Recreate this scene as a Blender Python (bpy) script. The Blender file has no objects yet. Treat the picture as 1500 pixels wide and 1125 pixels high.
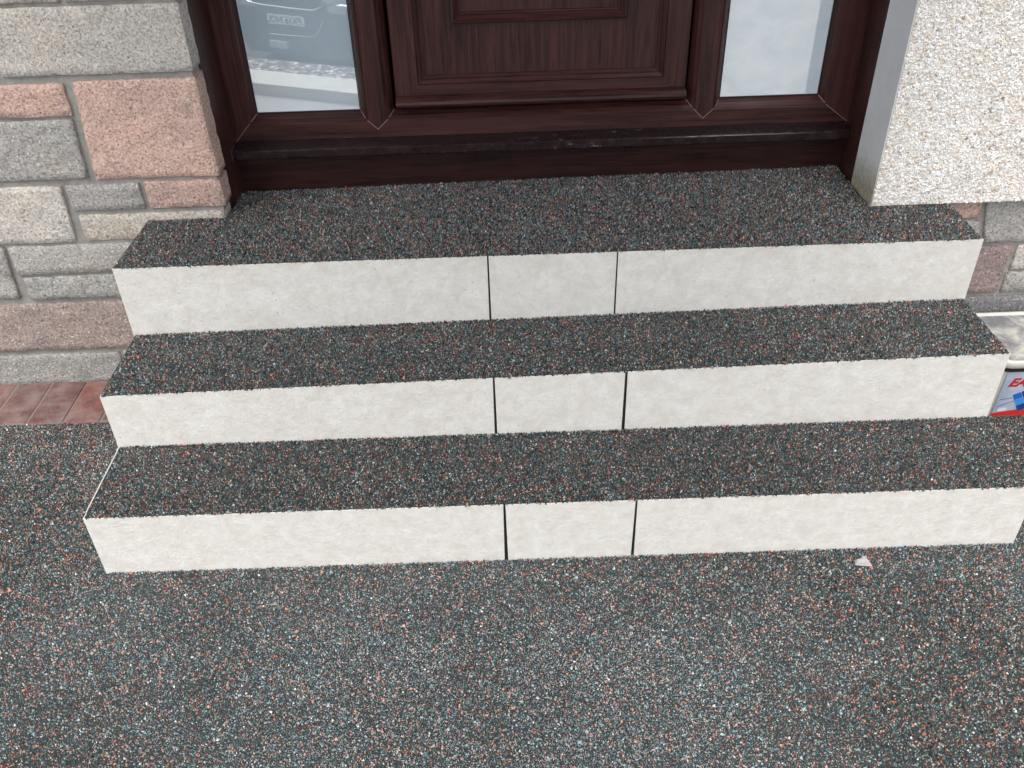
import bpy, bmesh, math, random
import numpy as np
from mathutils import Vector, Matrix
rng = random.Random(7)
nrg = np.random.default_rng(11)
S = bpy.context.scene
COL = S.collection

# ---------------------------------------------------------------- camera
PITCH, YAW, ROLL = -0.6305, -0.0132, -0.0296
CAM = Vector((0.9242, -1.4087, 1.5336))
fw = Vector((-math.sin(YAW) * math.cos(PITCH), math.cos(YAW) * math.cos(PITCH), math.sin(PITCH)))
rt = Vector((math.cos(YAW), math.sin(YAW), 0))
up = rt.cross(fw)
rt, up = math.cos(ROLL) * rt + math.sin(ROLL) * up, -math.sin(ROLL) * rt + math.cos(ROLL) * up
cam = bpy.data.cameras.new('camera')
cam.sensor_width = 36
cam.lens = 36 * 1294.1 / 1500
cam.clip_start = 0.02
cam.clip_end = 2000
camo = bpy.data.objects.new('camera', cam)
COL.objects.link(camo)
camo.matrix_world = Matrix(((rt.x, up.x, -fw.x, CAM.x), (rt.y, up.y, -fw.y, CAM.y), (rt.z, up.z, -fw.z, CAM.z), (0, 0, 0, 1)))
S.camera = camo

# ---------------------------------------------------------------- sky, sun, exposure
SUN_EL, SUN_AZ = math.radians(64), math.radians(-20)      # azimuth: towards the front right of the door (from -Y towards +X)
sun_dir = Vector((math.cos(SUN_EL) * math.sin(SUN_AZ), -math.cos(SUN_EL) * math.cos(SUN_AZ), math.sin(SUN_EL)))
W = bpy.data.worlds.new('World')
S.world = W
W.use_nodes = True
wn, wl = W.node_tree.nodes, W.node_tree.links
wn.clear()
sky = wn.new('ShaderNodeTexSky')
sky.sky_type = 'NISHITA'
sky.sun_disc = False
sky.sun_elevation = SUN_EL
sky.sun_rotation = math.atan2(sun_dir.x, sun_dir.y)
sky.air_density = 1.0
sky.dust_density = 3.0
sky.ozone_density = 1.0
hsv = wn.new('ShaderNodeHueSaturation')                  # cloud veil: the overcast takes most of the blue out
hsv.inputs['Saturation'].default_value = 0.32
bg = wn.new('ShaderNodeBackground')
bg.inputs['Strength'].default_value = 0.125
wo = wn.new('ShaderNodeOutputWorld')
wl.new(sky.outputs[0], hsv.inputs['Color'])
wl.new(hsv.outputs[0], bg.inputs['Color'])
wl.new(bg.outputs[0], wo.inputs['Surface'])
sl = bpy.data.lights.new('sun', 'SUN')
sl.energy = 1.35
sl.angle = math.radians(45)
sl.color = (1.0, 0.955, 0.90)
slo = bpy.data.objects.new('sun', sl)
COL.objects.link(slo)
slo.rotation_euler = sun_dir.to_track_quat('Z', 'Y').to_euler()
S.view_settings.view_transform = 'Standard'
S.view_settings.look = 'None'
S.view_settings.gamma = 1
S.view_settings.exposure = 1.15
S.cycles.max_bounces = 8
S.cycles.diffuse_bounces = 4

# ---------------------------------------------------------------- helpers
def tag(o, label=None, cat=None, group=None, kind=None):
    for k, v in (('label', label), ('category', cat), ('group', group), ('kind', kind)):
        if v:
            o[k] = v
    return o

def link(o, parent=None):
    COL.objects.link(o)
    if parent is not None:
        o.parent = parent
        o.matrix_parent_inverse = Matrix.Identity(4)
        if parent.type == 'EMPTY':                       # meshes below are written in world coordinates
            o.location = o.location - parent_origin(parent)
    return o

def parent_origin(p):
    v = Vector((0, 0, 0))
    while p is not None:
        v += p.location
        p = p.parent
    return v

def empty(name, loc, label, cat, group=None):
    o = bpy.data.objects.new(name, None)
    COL.objects.link(o)
    o.location = loc
    o.empty_display_size = 0.1
    return tag(o, label, cat, group)

def mesh_obj(name, verts, faces, mat, parent=None, smooth=False):
    m = bpy.data.meshes.new(name)
    m.from_pydata([tuple(v) for v in verts], [], faces)
    bm = bmesh.new()
    bm.from_mesh(m)
    bmesh.ops.recalc_face_normals(bm, faces=bm.faces)
    bm.to_mesh(m)
    bm.free()
    if smooth:
        m.polygons.foreach_set('use_smooth', [True] * len(m.polygons))
    if mat:
        m.materials.append(mat)
    o = bpy.data.objects.new(name, m)
    if parent is not None and parent.type == 'MESH':
        COL.objects.link(o)
        o.parent = parent
        return o
    return link(o, parent)

def bevel_mesh(o, w, seg=2):
    bm = bmesh.new()
    bm.from_mesh(o.data)
    bmesh.ops.bevel(bm, geom=list(bm.edges), offset=w, segments=seg, affect='EDGES', profile=0.5)
    bm.to_mesh(o.data)
    bm.free()

def box(name, x0, x1, y0, y1, z0, z1, mat, parent=None, bev=0):
    v = [(x, y, z) for z in (z0, z1) for y in (y0, y1) for x in (x0, x1)]
    f = [(0, 1, 3, 2), (4, 5, 7, 6), (0, 1, 5, 4), (2, 3, 7, 6), (0, 2, 6, 4), (1, 3, 7, 5)]
    o = mesh_obj(name, v, f, mat, parent)
    if bev:
        bevel_mesh(o, bev)
    return o

def prism_z(name, foot, z0, z1, mat, parent=None):
    n = len(foot)
    v = [(x, y, z0) for x, y in foot] + [(x, y, z1) for x, y in foot]
    f = [tuple(range(n)), tuple(range(n, 2 * n))] + [(i, (i + 1) % n, n + (i + 1) % n, n + i) for i in range(n)]
    return mesh_obj(name, v, f, mat, parent)

def bar(name, axis, prof, s, e, mat, parent=None, smooth=False):
    """closed profile swept along X or Z with mitred ends; prof: (pos across, y), s(pos)/e(pos) the two ends."""
    n = len(prof)
    if axis == 'X':
        v = [(s(d), y, d) for d, y in prof] + [(e(d), y, d) for d, y in prof]
    else:
        v = [(d, y, s(d)) for d, y in prof] + [(d, y, e(d)) for d, y in prof]
    f = [tuple(range(n)), tuple(range(n, 2 * n))] + [(i, (i + 1) % n, n + (i + 1) % n, n + i) for i in range(n)]
    return mesh_obj(name, v, f, mat, parent, smooth)

# ---------------------------------------------------------------- node material helpers
class NT:
    def __init__(self, name):
        self.m = bpy.data.materials.new(name)
        self.m.use_nodes = True
        self.n = self.m.node_tree.nodes
        self.l = self.m.node_tree.links
        self.p = self.n['Principled BSDF']
        self.tc = self.n.new('ShaderNodeTexCoord')
    def new(self, t, **kw):
        x = self.n.new(t)
        for k, v in kw.items():
            setattr(x, k, v)
        return x
    def inp(self, node, key, val):
        if hasattr(val, 'links') or isinstance(val, bpy.types.NodeSocket):
            self.l.new(val, node.inputs[key])
        else:
            node.inputs[key].default_value = val
    def coords(self, scale=(1, 1, 1), src='Object', rot=(0, 0, 0)):
        mp = self.new('ShaderNodeMapping')
        self.l.new(self.tc.outputs[src], mp.inputs['Vector'])
        mp.inputs['Scale'].default_value = scale
        mp.inputs['Rotation'].default_value = rot
        return mp.outputs[0]
    def noise(self, vec, scale, detail=4, rough=0.55, dist=0):
        x = self.new('ShaderNodeTexNoise')
        self.inp(x, 'Vector', vec)
        for k, v in (('Scale', scale), ('Detail', detail), ('Roughness', rough), ('Distortion', dist)):
            x.inputs[k].default_value = v
        return x.outputs['Fac']
    def voro(self, vec, scale, out='Distance', rnd=1.0):
        x = self.new('ShaderNodeTexVoronoi')
        self.inp(x, 'Vector', vec)
        x.inputs['Scale'].default_value = scale
        x.inputs['Randomness'].default_value = rnd
        return x.outputs[out]
    def ramp(self, fac, stops, interp='LINEAR'):
        x = self.new('ShaderNodeValToRGB')
        x.color_ramp.interpolation = interp
        el = x.color_ramp.elements
        while len(el) < len(stops):
            el.new(0.5)
        for e, (p, c) in zip(el, stops):
            e.position = p
            c = (c, c, c) if isinstance(c, (int, float)) else c
            e.color = (*c, 1)
        self.inp(x, 'Fac', fac)
        return x.outputs['Color']
    def mix(self, fac, a, b, mode='MIX'):
        x = self.new('ShaderNodeMix', data_type='RGBA', blend_type=mode)
        self.inp(x, 0, fac)
        for k, v in ((6, a), (7, b)):
            if isinstance(v, tuple):
                v = (*v, 1) if len(v) == 3 else v
            self.inp(x, k, v)
        return x.outputs[2]
    def math(self, op, a, b=0.0):
        x = self.new('ShaderNodeMath', operation=op)
        self.inp(x, 0, a)
        self.inp(x, 1, b)
        return x.outputs[0]
    def bump(self, h, strength, dist, prev=None):
        x = self.new('ShaderNodeBump')
        self.inp(x, 'Height', h)
        x.inputs['Strength'].default_value = strength
        x.inputs['Distance'].default_value = dist
        if prev is not None:
            self.l.new(prev, x.inputs['Normal'])
        return x.outputs[0]
    def set(self, **kw):
        for k, v in kw.items():
            k = {'color': 'Base Color', 'rough': 'Roughness', 'normal': 'Normal', 'spec': 'Specular IOR Level', 'metal': 'Metallic', 'coat': 'Coat Weight', 'ior': 'IOR'}[k]
            if isinstance(v, tuple) and len(v) == 3:
                v = (*v, 1)
            self.inp(self.p, k, v)
        return self.m

def plain(name, col, rough=0.5, metal=0.0, spec=0.5, var=0.08, scale=40, bump=0.0):
    t = NT(name)
    n = t.noise(t.coords(), scale, 5)
    c = t.mix(n, tuple(x * (1 - var) for x in col), tuple(min(1, x * (1 + var)) for x in col))
    t.set(color=c, rough=rough, metal=metal, spec=spec)
    if bump:
        t.set(normal=t.bump(n, bump, 0.002))
    return t.m

# split-face stone: the tint of each block is the object's own colour
def stone_material():
    t = NT('split_stone')
    oi = t.new('ShaderNodeObjectInfo')
    v = t.coords()
    add = t.new('ShaderNodeVectorMath', operation='ADD')
    t.l.new(v, add.inputs[0])
    cx = t.new('ShaderNodeCombineXYZ')
    for k in range(3):
        t.inp(cx, k, t.math('MULTIPLY', oi.outputs['Random'], 37.0 + 11 * k))
    t.l.new(cx.outputs[0], add.inputs[1])
    v = add.outputs[0]
    big = t.noise(v, 9, 4, 0.6)
    grain = t.noise(v, 150, 5, 0.8)
    vor = t.voro(v, 320)
    col = t.mix(1.0, oi.outputs['Color'], t.ramp(grain, [(0.33, 0.30), (0.46, 0.92), (0.58, 1.30), (0.70, 1.75)]), 'MULTIPLY')
    col = t.mix(1.0, col, t.ramp(big, [(0.25, (0.90, 0.91, 0.93)), (0.5, (1.0, 1.0, 1.0)), (0.75, (1.1, 1.04, 0.98))]), 'MULTIPLY')
    sp = t.noise(v, 170, 2, 0.5)
    col = t.mix(t.ramp(sp, [(0.64, 0.0), (0.70, 0.8)]), col, (0.85, 0.84, 0.82))
    pit = t.noise(v, 130, 3, 0.6)
    col = t.mix(t.ramp(pit, [(0.31, 0.75), (0.37, 0.0)]), col, (0.08, 0.075, 0.07))
    h = t.bump(t.noise(v, 45, 7, 0.75), 1.0, 0.010)
    h = t.bump(vor, 0.55, 0.003, h)
    h = t.bump(grain, 0.8, 0.0022, h)
    return t.set(color=col, rough=0.75, spec=0.4, normal=h)
M_STONE = stone_material()

def mortar_material():
    t = NT('grey_mortar')
    v = t.coords()
    n = t.noise(v, 60, 6, 0.7)
    c = t.ramp(n, [(0.3, (0.24, 0.23, 0.21)), (0.7, (0.36, 0.345, 0.32))])
    return t.set(color=c, rough=0.9, spec=0.2, normal=t.bump(t.noise(v, 300, 3), 0.6, 0.002))
M_MORTAR = mortar_material()

def tile_material():
    t = NT('porcelain_tile')
    oi = t.new('ShaderNodeObjectInfo')
    add = t.new('ShaderNodeVectorMath', operation='ADD')
    t.l.new(t.coords(), add.inputs[0])
    cx = t.new('ShaderNodeCombineXYZ')
    t.inp(cx, 0, t.math('MULTIPLY', oi.outputs['Random'], 23.0))
    t.l.new(cx.outputs[0], add.inputs[1])
    v = add.outputs[0]
    a = t.noise(v, 24, 10, 0.80, 0.25)
    b = t.noise(v, 55, 5, 0.7)
    c = t.ramp(a, [(0.34, (0.66, 0.625, 0.565)), (0.48, (0.735, 0.71, 0.655)), (0.60, (0.80, 0.785, 0.74))])
    c = t.mix(t.ramp(b, [(0.44, 0.0), (0.62, 0.28)]), c, (0.66, 0.62, 0.56))
    sp = t.noise(v, 140, 2)
    c = t.mix(t.ramp(sp, [(0.26, 0.65), (0.29, 0.0)]), c, (0.28, 0.26, 0.23))
    # grime from the trowelled resin: speckles and a thin smear along the foot and head of the riser
    geo = t.tc.outputs['Generated']
    sep = t.new('ShaderNodeSeparateXYZ')
    t.l.new(geo, sep.inputs[0])
    foot = t.ramp(sep.outputs['Z'], [(0.0, 1.0), (0.20, 0.0)])
    dn = t.ramp(t.noise(v, 38, 5, 0.75), [(0.44, 0.0), (0.66, 0.8)])
    c = t.mix(t.math('MULTIPLY', foot, dn), c, (0.40, 0.375, 0.33))
    head = t.ramp(sep.outputs['Z'], [(0.86, 0.0), (1.0, 1.0)])
    hn = t.ramp(t.noise(v, 14, 4, 0.7), [(0.52, 0.0), (0.7, 0.5)])
    c = t.mix(t.math('MULTIPLY', head, hn), c, (0.62, 0.53, 0.43))
    h = t.bump(t.noise(v, 30, 8, 0.78, 0.6), 0.52, 0.006)
    h = t.bump(b, 0.5, 0.003, h)
    return t.set(color=c, rough=0.55, spec=0.35, normal=h)
M_TILE = tile_material()

def wood_material(name, axis, tint=0.84, rough=0.34):
    t = NT(name)
    oi = t.new('ShaderNodeObjectInfo')
    add = t.new('ShaderNodeVectorMath', operation='ADD')
    t.l.new(t.coords(), add.inputs[0])
    cx = t.new('ShaderNodeCombineXYZ')
    t.inp(cx, 0, t.math('MULTIPLY', oi.outputs['Random'], 5.0))
    t.inp(cx, 2, t.math('MULTIPLY', oi.outputs['Random'], 7.0))
    t.l.new(cx.outputs[0], add.inputs[1])
    mp = t.new('ShaderNodeMapping')
    t.l.new(add.outputs[0], mp.inputs['Vector'])
    mp.inputs['Scale'].default_value = (1, 1, 0.045) if axis == 'Z' else (0.045, 1, 1)
    v = mp.outputs[0]
    a = t.noise(v, 62, 5, 0.62, 0.2)
    b = t.noise(v, 190, 3, 0.6, 0.0)
    r = t.noise(v, 16, 3, 0.5, 0.4)
    k = tint
    c = t.ramp(a, [(0.32, (0.030 * k, 0.0120 * k, 0.0110 * k)), (0.50, (0.060 * k, 0.0230 * k, 0.0195 * k)), (0.68, (0.090 * k, 0.034 * k, 0.028 * k))])
    c = t.mix(t.ramp(b, [(0.48, 0.0), (0.62, 0.65)]), c, (0.014 * k, 0.005 * k, 0.005 * k))
    c = t.mix(t.ramp(r, [(0.45, 0.0), (0.72, 0.45)]), c, (0.098 * k, 0.034 * k, 0.030 * k))
    h = t.bump(b, 0.18, 0.0006)
    n2 = t.noise(t.coords(), 20, 4)
    rr = t.ramp(n2, [(0.3, rough - 0.04), (0.7, rough + 0.08)])
    return t.set(color=c, rough=rr, spec=0.28, normal=h)
M_WOODV = wood_material('rosewood_foil_upright', 'Z')
M_WOODH = wood_material('rosewood_foil_level', 'X')

def cill_material():
    t = NT('weathered_cill')
    v = t.coords((0.15, 1, 1))
    a = t.noise(v, 60, 5, 0.7)
    c = t.ramp(a, [(0.3, (0.014, 0.008, 0.009)), (0.7, (0.030, 0.016, 0.016))])
    w = t.coords((0.35, 1, 1))
    s = t.math('MULTIPLY', t.ramp(t.noise(w, 70, 5, 0.75), [(0.60, 0.0), (0.68, 0.8)]), t.ramp(t.noise(t.coords(), 6, 2), [(0.52, 0.0), (0.64, 0.6)]))
    c = t.mix(s, c, (0.30, 0.29, 0.29))
    rr = t.ramp(t.noise(t.coords(), 35, 4), [(0.35, 0.14), (0.65, 0.34)])
    return t.set(color=c, rough=rr, spec=0.5, normal=t.bump(a, 0.15, 0.001))
M_CILL = cill_material()
M_SEAM = plain('weld_seam', (0.34, 0.23, 0.19), 0.6)
M_GASKET_SHADE = plain('black_gasket_shade', (0.010, 0.009, 0.010), 0.6)

def glass_material(name, amp):
    t = NT(name)
    n = t.noise(t.coords((1.2, 1, 2.0)), 7, 6, 0.6, 0.9)
    c = t.mix(amp, (0.58, 0.69, 0.77), t.ramp(n, [(0.32, (0.54, 0.65, 0.73)), (0.5, (0.70, 0.80, 0.86)), (0.68, (0.86, 0.91, 0.93))]))
    t.set(color=c, rough=0.6, spec=0.0)
    g = t.new('ShaderNodeBsdfGlossy')
    g.inputs['Roughness'].default_value = 0.0
    g.inputs['Color'].default_value = (0.93, 0.97, 1.0, 1)
    t.l.new(t.bump(t.noise(t.coords(), 7, 2, 0.4), 0.012, 0.004), g.inputs['Normal'])
    fr = t.new('ShaderNodeFresnel')
    fr.inputs['IOR'].default_value = 4.3
    mx = t.new('ShaderNodeMixShader')
    t.l.new(fr.outputs[0], mx.inputs[0])
    t.l.new(t.p.outputs[0], mx.inputs[1])
    t.l.new(g.outputs[0], mx.inputs[2])
    t.l.new(mx.outputs[0], t.n['Material Output'].inputs['Surface'])
    return t.m
M_GLASS = [glass_material('frosted_mirror_glass', 0.12), glass_material('satin_mirror_glass', 0.5)]

def render_material():
    t = NT('cream_pebbledash_bed')
    v = t.coords()
    n = t.noise(v, 25, 5)
    c = t.ramp(n, [(0.3, (0.78, 0.72, 0.64)), (0.7, (0.87, 0.82, 0.75))])
    vo = t.voro(v, 130)
    c = t.mix(t.ramp(vo, [(0.35, 0.0), (0.75, 0.4)]), c, (0.45, 0.38, 0.32))
    h = t.bump(vo, 0.8, 0.004)
    return t.set(color=c, rough=0.85, spec=0.25, normal=h)
M_RENDER = render_material()

def reveal_material():
    t = NT('smooth_grey_reveal')
    v = t.coords()
    n = t.noise(v, 18, 5)
    c = t.ramp(n, [(0.3, (0.72, 0.73, 0.72)), (0.7, (0.79, 0.79, 0.78))])
    # algae at the foot of the reveal: a stain with its own ragged outline
    sep = t.new('ShaderNodeSeparateXYZ')
    t.l.new(t.tc.outputs['Object'], sep.inputs[0])
    zz = t.math('ADD', sep.outputs['Z'], t.math('MULTIPLY', t.noise(v, 22, 4, 0.7), 0.10))
    st = t.ramp(zz, [(0.615, 1.0), (0.70, 0.0)])
    alg = t.ramp(t.noise(v, 90, 5, 0.7), [(0.35, (0.30, 0.27, 0.17)), (0.6, (0.46, 0.43, 0.33))])
    c = t.mix(st, c, alg)
    return t.set(color=c, rough=0.8, spec=0.3, normal=t.bump(t.noise(v, 150, 4), 0.35, 0.002))
M_REVEAL = reveal_material()

def brick_material():
    t = NT('red_paver')
    oi = t.new('ShaderNodeObjectInfo')
    v = t.coords()
    n = t.noise(v, 30, 6, 0.7)
    c = t.mix(1.0, oi.outputs['Color'], t.ramp(n, [(0.25, 0.55), (0.5, 1.0), (0.8, 1.5)]), 'MULTIPLY')
    d = t.noise(v, 14, 5, 0.7)
    c = t.mix(t.ramp(d, [(0.42, 0.0), (0.68, 0.7)]), c, (0.27, 0.205, 0.195))
    return t.set(color=c, rough=0.75, normal=t.bump(t.noise(v, 160, 5, 0.7), 0.5, 0.002))
M_BRICK = brick_material()

def resin_bed_material():
    """resin-bound aggregate: the bed between the chips, and the whole surface where chips are too far to tell apart."""
    t = NT('resin_bound_bed')
    v = t.coords()
    cell = t.new('ShaderNodeTexVoronoi')
    t.l.new(v, cell.inputs['Vector'])
    cell.inputs['Scale'].default_value = 290
    sp = t.new('ShaderNodeSeparateColor')
    t.l.new(cell.outputs['Color'], sp.inputs[0])
    c = t.ramp(sp.outputs[0], [(0, (0.018, 0.027, 0.028)), (0.22, (0.045, 0.078, 0.078)), (0.48, (0.11, 0.18, 0.18)), (0.70, (0.26, 0.32, 0.325)), (0.81, (0.45, 0.18, 0.115)), (0.90, (0.2, 0.07, 0.055)), (0.985, (0.56, 0.59, 0.58))], 'CONSTANT')
    c = t.mix(t.ramp(cell.outputs['Distance'], [(0.4, 0.0), (0.75, 0.9)]), c, (0.006, 0.006, 0.006))
    sx = t.new('ShaderNodeSeparateXYZ')
    t.l.new(v, sx.inputs[0])
    inside = t.math('MULTIPLY', t.math('MULTIPLY', t.math('GREATER_THAN', sx.outputs['X'], -0.80), t.math('LESS_THAN', sx.outputs['X'], 2.80)), t.math('GREATER_THAN', sx.outputs['Y'], -0.95))
    c = t.mix(inside, c, (0.024, 0.028, 0.028))
    return t.set(color=c, rough=0.45, normal=t.bump(cell.outputs['Distance'], -0.6, 0.003))
M_RESIN = resin_bed_material()

def chip_material(name, rough, spec):
    t = NT(name)
    at = t.new('ShaderNodeAttribute', attribute_type='GEOMETRY', attribute_name='chip_col')
    n = t.noise(t.coords(), 420, 2)
    c = t.mix(1.0, at.outputs['Color'], t.ramp(n, [(0.3, 0.72), (0.7, 1.28)]), 'MULTIPLY')
    return t.set(color=c, rough=rough, spec=spec)
M_CHIP = chip_material('resin_coated_chip', 0.27, 0.55)
M_DASH = chip_material('dash_chip', 0.75, 0.3)

def concrete_material(name, a, b, sc=20):
    t = NT(name)
    v = t.coords()
    n = t.noise(v, sc, 7, 0.7)
    c = t.ramp(n, [(0.3, a), (0.7, b)])
    g = t.noise(v, 220, 3)
    c = t.mix(1.0, c, t.ramp(g, [(0.3, 0.75), (0.7, 1.2)]), 'MULTIPLY')
    return t.set(color=c, rough=0.85, spec=0.3, normal=t.bump(g, 0.4, 0.003))
M_CORE = concrete_material('dark_core_concrete', (0.035, 0.035, 0.035), (0.06, 0.06, 0.06))
M_CONC = concrete_material('pale_concrete', (0.27, 0.265, 0.255), (0.38, 0.37, 0.355))
M_STRIP = concrete_material('white_kerb', (0.46, 0.45, 0.40), (0.58, 0.565, 0.51))
def gravel_material():
    t = NT('grey_gravel')
    v = t.coords()
    x = t.new('ShaderNodeTexVoronoi')
    t.l.new(v, x.inputs['Vector'])
    x.inputs['Scale'].default_value = 38
    sp = t.new('ShaderNodeSeparateColor')
    t.l.new(x.outputs['Color'], sp.inputs[0])
    c = t.ramp(sp.outputs[0], [(0, (0.10, 0.10, 0.10)), (0.35, (0.24, 0.22, 0.21)), (0.65, (0.36, 0.31, 0.29)), (0.9, (0.55, 0.53, 0.50))], 'CONSTANT')
    c = t.mix(t.ramp(x.outputs['Distance'], [(0.4, 0.0), (0.7, 0.9)]), c, (0.03, 0.03, 0.03))
    return t.set(color=c, rough=0.8, normal=t.bump(x.outputs['Distance'], -1.0, 0.012))
M_GRAVEL = gravel_material()
M_ROAD = concrete_material('asphalt', (0.045, 0.045, 0.047), (0.07, 0.07, 0.07), 8)

# ---------------------------------------------------------------- chips: crushed stone, each a little frustum with a tilted top, one mesh per surface
RESIN_PAL = np.array([(0.022, 0.030, 0.031), (0.056, 0.089, 0.089), (0.140, 0.213, 0.213), (0.33, 0.385, 0.385), (0.56, 0.225, 0.145), (0.26, 0.088, 0.068), (0.68, 0.69, 0.68), (0.44, 0.28, 0.16)])
RESIN_P = np.array([0.20, 0.25, 0.21, 0.125, 0.085, 0.10, 0.016, 0.014])
DASH_PAL = np.array([(0.93, 0.89, 0.82), (0.90, 0.83, 0.74), (0.76, 0.64, 0.535), (0.56, 0.45, 0.36), (0.93, 0.915, 0.87), (0.34, 0.26, 0.20)])
DASH_P = np.array([0.36, 0.26, 0.12, 0.035, 0.24, 0.008])

def jitter_grid(x0, x1, y0, y1, step):
    gx = np.arange(x0 + step / 2, x1, step)
    gy = np.arange(y0 + step / 2, y1, step * 0.93)
    X, Y = np.meshgrid(gx, gy)
    X = X + (np.arange(len(gy)) % 2)[:, None] * step * 0.5
    X = X + nrg.uniform(-0.36, 0.36, X.shape) * step
    Y = Y + nrg.uniform(-0.36, 0.36, Y.shape) * step
    k = (X > x0) & (X < x1) & (Y > y0) & (Y < y1)
    return X[k], Y[k]

def scatter(name, P, mat, parent, pal, prob, size, flat, clump=0.5, wall=False, pale_amount=0.0, shade=1.0):
    n = len(P)
    # slow colour drift, as batches of mixed stone never blend evenly
    a, b, c = P[:, 0], P[:, 1], P[:, 2]
    drift = np.sin(a * 23 + 3 * np.sin(b * 17)) * np.sin(b * 29 + c * 31 + 2 * np.sin(a * 11)) + 0.6 * np.sin(a * 61 + b * 47)
    u = nrg.random(n)
    cum = np.cumsum(prob / prob.sum())
    idx = np.minimum(np.searchsorted(cum, u), len(pal) - 1)
    col = pal[idx] * nrg.uniform(0.70, 1.32, (n, 1)) * (1 + 0.10 * clump * drift[:, None])
    warm = 0.05 * clump * drift
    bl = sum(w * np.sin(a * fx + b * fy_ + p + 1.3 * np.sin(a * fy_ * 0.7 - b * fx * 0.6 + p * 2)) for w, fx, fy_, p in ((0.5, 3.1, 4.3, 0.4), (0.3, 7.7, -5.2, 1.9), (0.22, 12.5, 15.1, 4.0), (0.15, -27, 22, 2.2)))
    lit_centre = np.exp(-((a - 0.85) ** 2 / 0.75 + (b + 0.45) ** 2 / 0.16))       # painted light: open middle paler, so ground beside the steps reads shaded
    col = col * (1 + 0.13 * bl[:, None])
    dust_and_light = np.clip(0.08 + 0.55 * bl + 0.75 * lit_centre, 0, 1)[:, None] * pale_amount  # random dust patches plus the painted light of the middle
    col = col * (1 - 0.22 * dust_and_light) + np.array([0.160, 0.195, 0.212]) * 0.50 * dust_and_light
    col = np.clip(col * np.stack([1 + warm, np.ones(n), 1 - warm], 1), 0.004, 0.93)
    # five corners a chip: a four-sided foot and an off-centre crown
    sz = size * nrg.lognormal(0, 0.27, n)
    asp = nrg.uniform(0.58, 1.0, n)
    th = nrg.uniform(0, 6.2832, n)
    ang = np.arange(4)[None, :] * (math.pi / 2) + nrg.uniform(-0.5, 0.5, (n, 4))
    rad = nrg.uniform(0.85, 1.30, (n, 4))
    bx, by = np.cos(ang) * rad, np.sin(ang) * rad * asp[:, None]
    lx = np.concatenate([bx, nrg.uniform(-0.6, 0.6, (n, 1))], 1)
    ly = np.concatenate([by, nrg.uniform(-0.45, 0.45, (n, 1))], 1)
    lz = np.concatenate([nrg.uniform(-0.55, 0.10, (n, 4)), nrg.uniform(0.30, 0.95, (n, 1))], 1) * flat
    ct, st = np.cos(th)[:, None], np.sin(th)[:, None]
    wx, wy = (lx * ct - ly * st) * sz[:, None], (lx * st + ly * ct) * sz[:, None]
    wz = lz * sz[:, None]
    V = np.empty((n, 5, 3))
    V[:, :, 0] = P[:, 0:1] + wx
    if wall:
        V[:, :, 1] = P[:, 1:2] - wz
        V[:, :, 2] = P[:, 2:3] + wy
    else:
        V[:, :, 1] = P[:, 1:2] + wy
        V[:, :, 2] = P[:, 2:3] + wz
    q = np.array([0, 1, 4, 1, 2, 4, 2, 3, 4, 3, 0, 4])
    F = (np.arange(n)[:, None] * 5 + q[None]).astype(np.int32)
    m = bpy.data.meshes.new(name)
    m.vertices.add(n * 5)
    m.vertices.foreach_set('co', V.astype(np.float32).ravel())
    m.loops.add(n * 12)
    m.loops.foreach_set('vertex_index', F.ravel())
    m.polygons.add(n * 4)
    m.polygons.foreach_set('loop_start', np.arange(n * 4, dtype=np.int32) * 3)
    at = m.attributes.new('chip_col', 'FLOAT_COLOR', 'FACE')
    rgba = np.ones((n, 4, 4), np.float32)
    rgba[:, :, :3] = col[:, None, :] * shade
    at.data.foreach_set('color', rgba.ravel())
    m.update(calc_edges=True)
    m.polygons.foreach_set('use_smooth', np.zeros(n * 4, dtype=bool))
    m.materials.append(mat)
    o = bpy.data.objects.new(name, m)
    if parent.type == 'MESH':
        COL.objects.link(o)
        o.parent = parent
    else:
        link(o, parent)
    o['kind'] = 'stuff'
    return o

# ---------------------------------------------------------------- levels of the place
STEP_W = 2.10
YWALL = 0.765            # face of the stone wall on the left
YBASE = 0.705            # face of the stone base on the right
YDASH = 0.675            # face of the pebbledash
YSILL = 0.935            # board below the door cill
def zground(x):
    return -0.0195 * (min(max(x, -2.0), 4.0) / STEP_W - 0.5)
zg_np = lambda x: -0.0195 * (np.clip(x, -2.0, 4.0) / STEP_W - 0.5)
def ztop1(x): return 0.1784 - 0.0148 * (x / STEP_W - 0.5)
def ztop2(x): return 0.3501 + 0.0209 * (x / STEP_W - 0.5)
def ztop3(x): return 0.5315 - 0.0023 * (x / STEP_W - 0.5)
def zland(x, y): return 0.5315 + (x / STEP_W - 0.5) * (-0.0023 + 0.0232 * (y - 0.4886) / 0.446)
YR = [lambda x: 0.0, lambda x: 0.2418 + 0.0075 * (x / STEP_W - 0.5), lambda x: 0.4886 - 0.0038 * (x / STEP_W - 0.5)]
ZB = [zground, ztop1, ztop2]
ZT = [ztop1, ztop2, ztop3]

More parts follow.
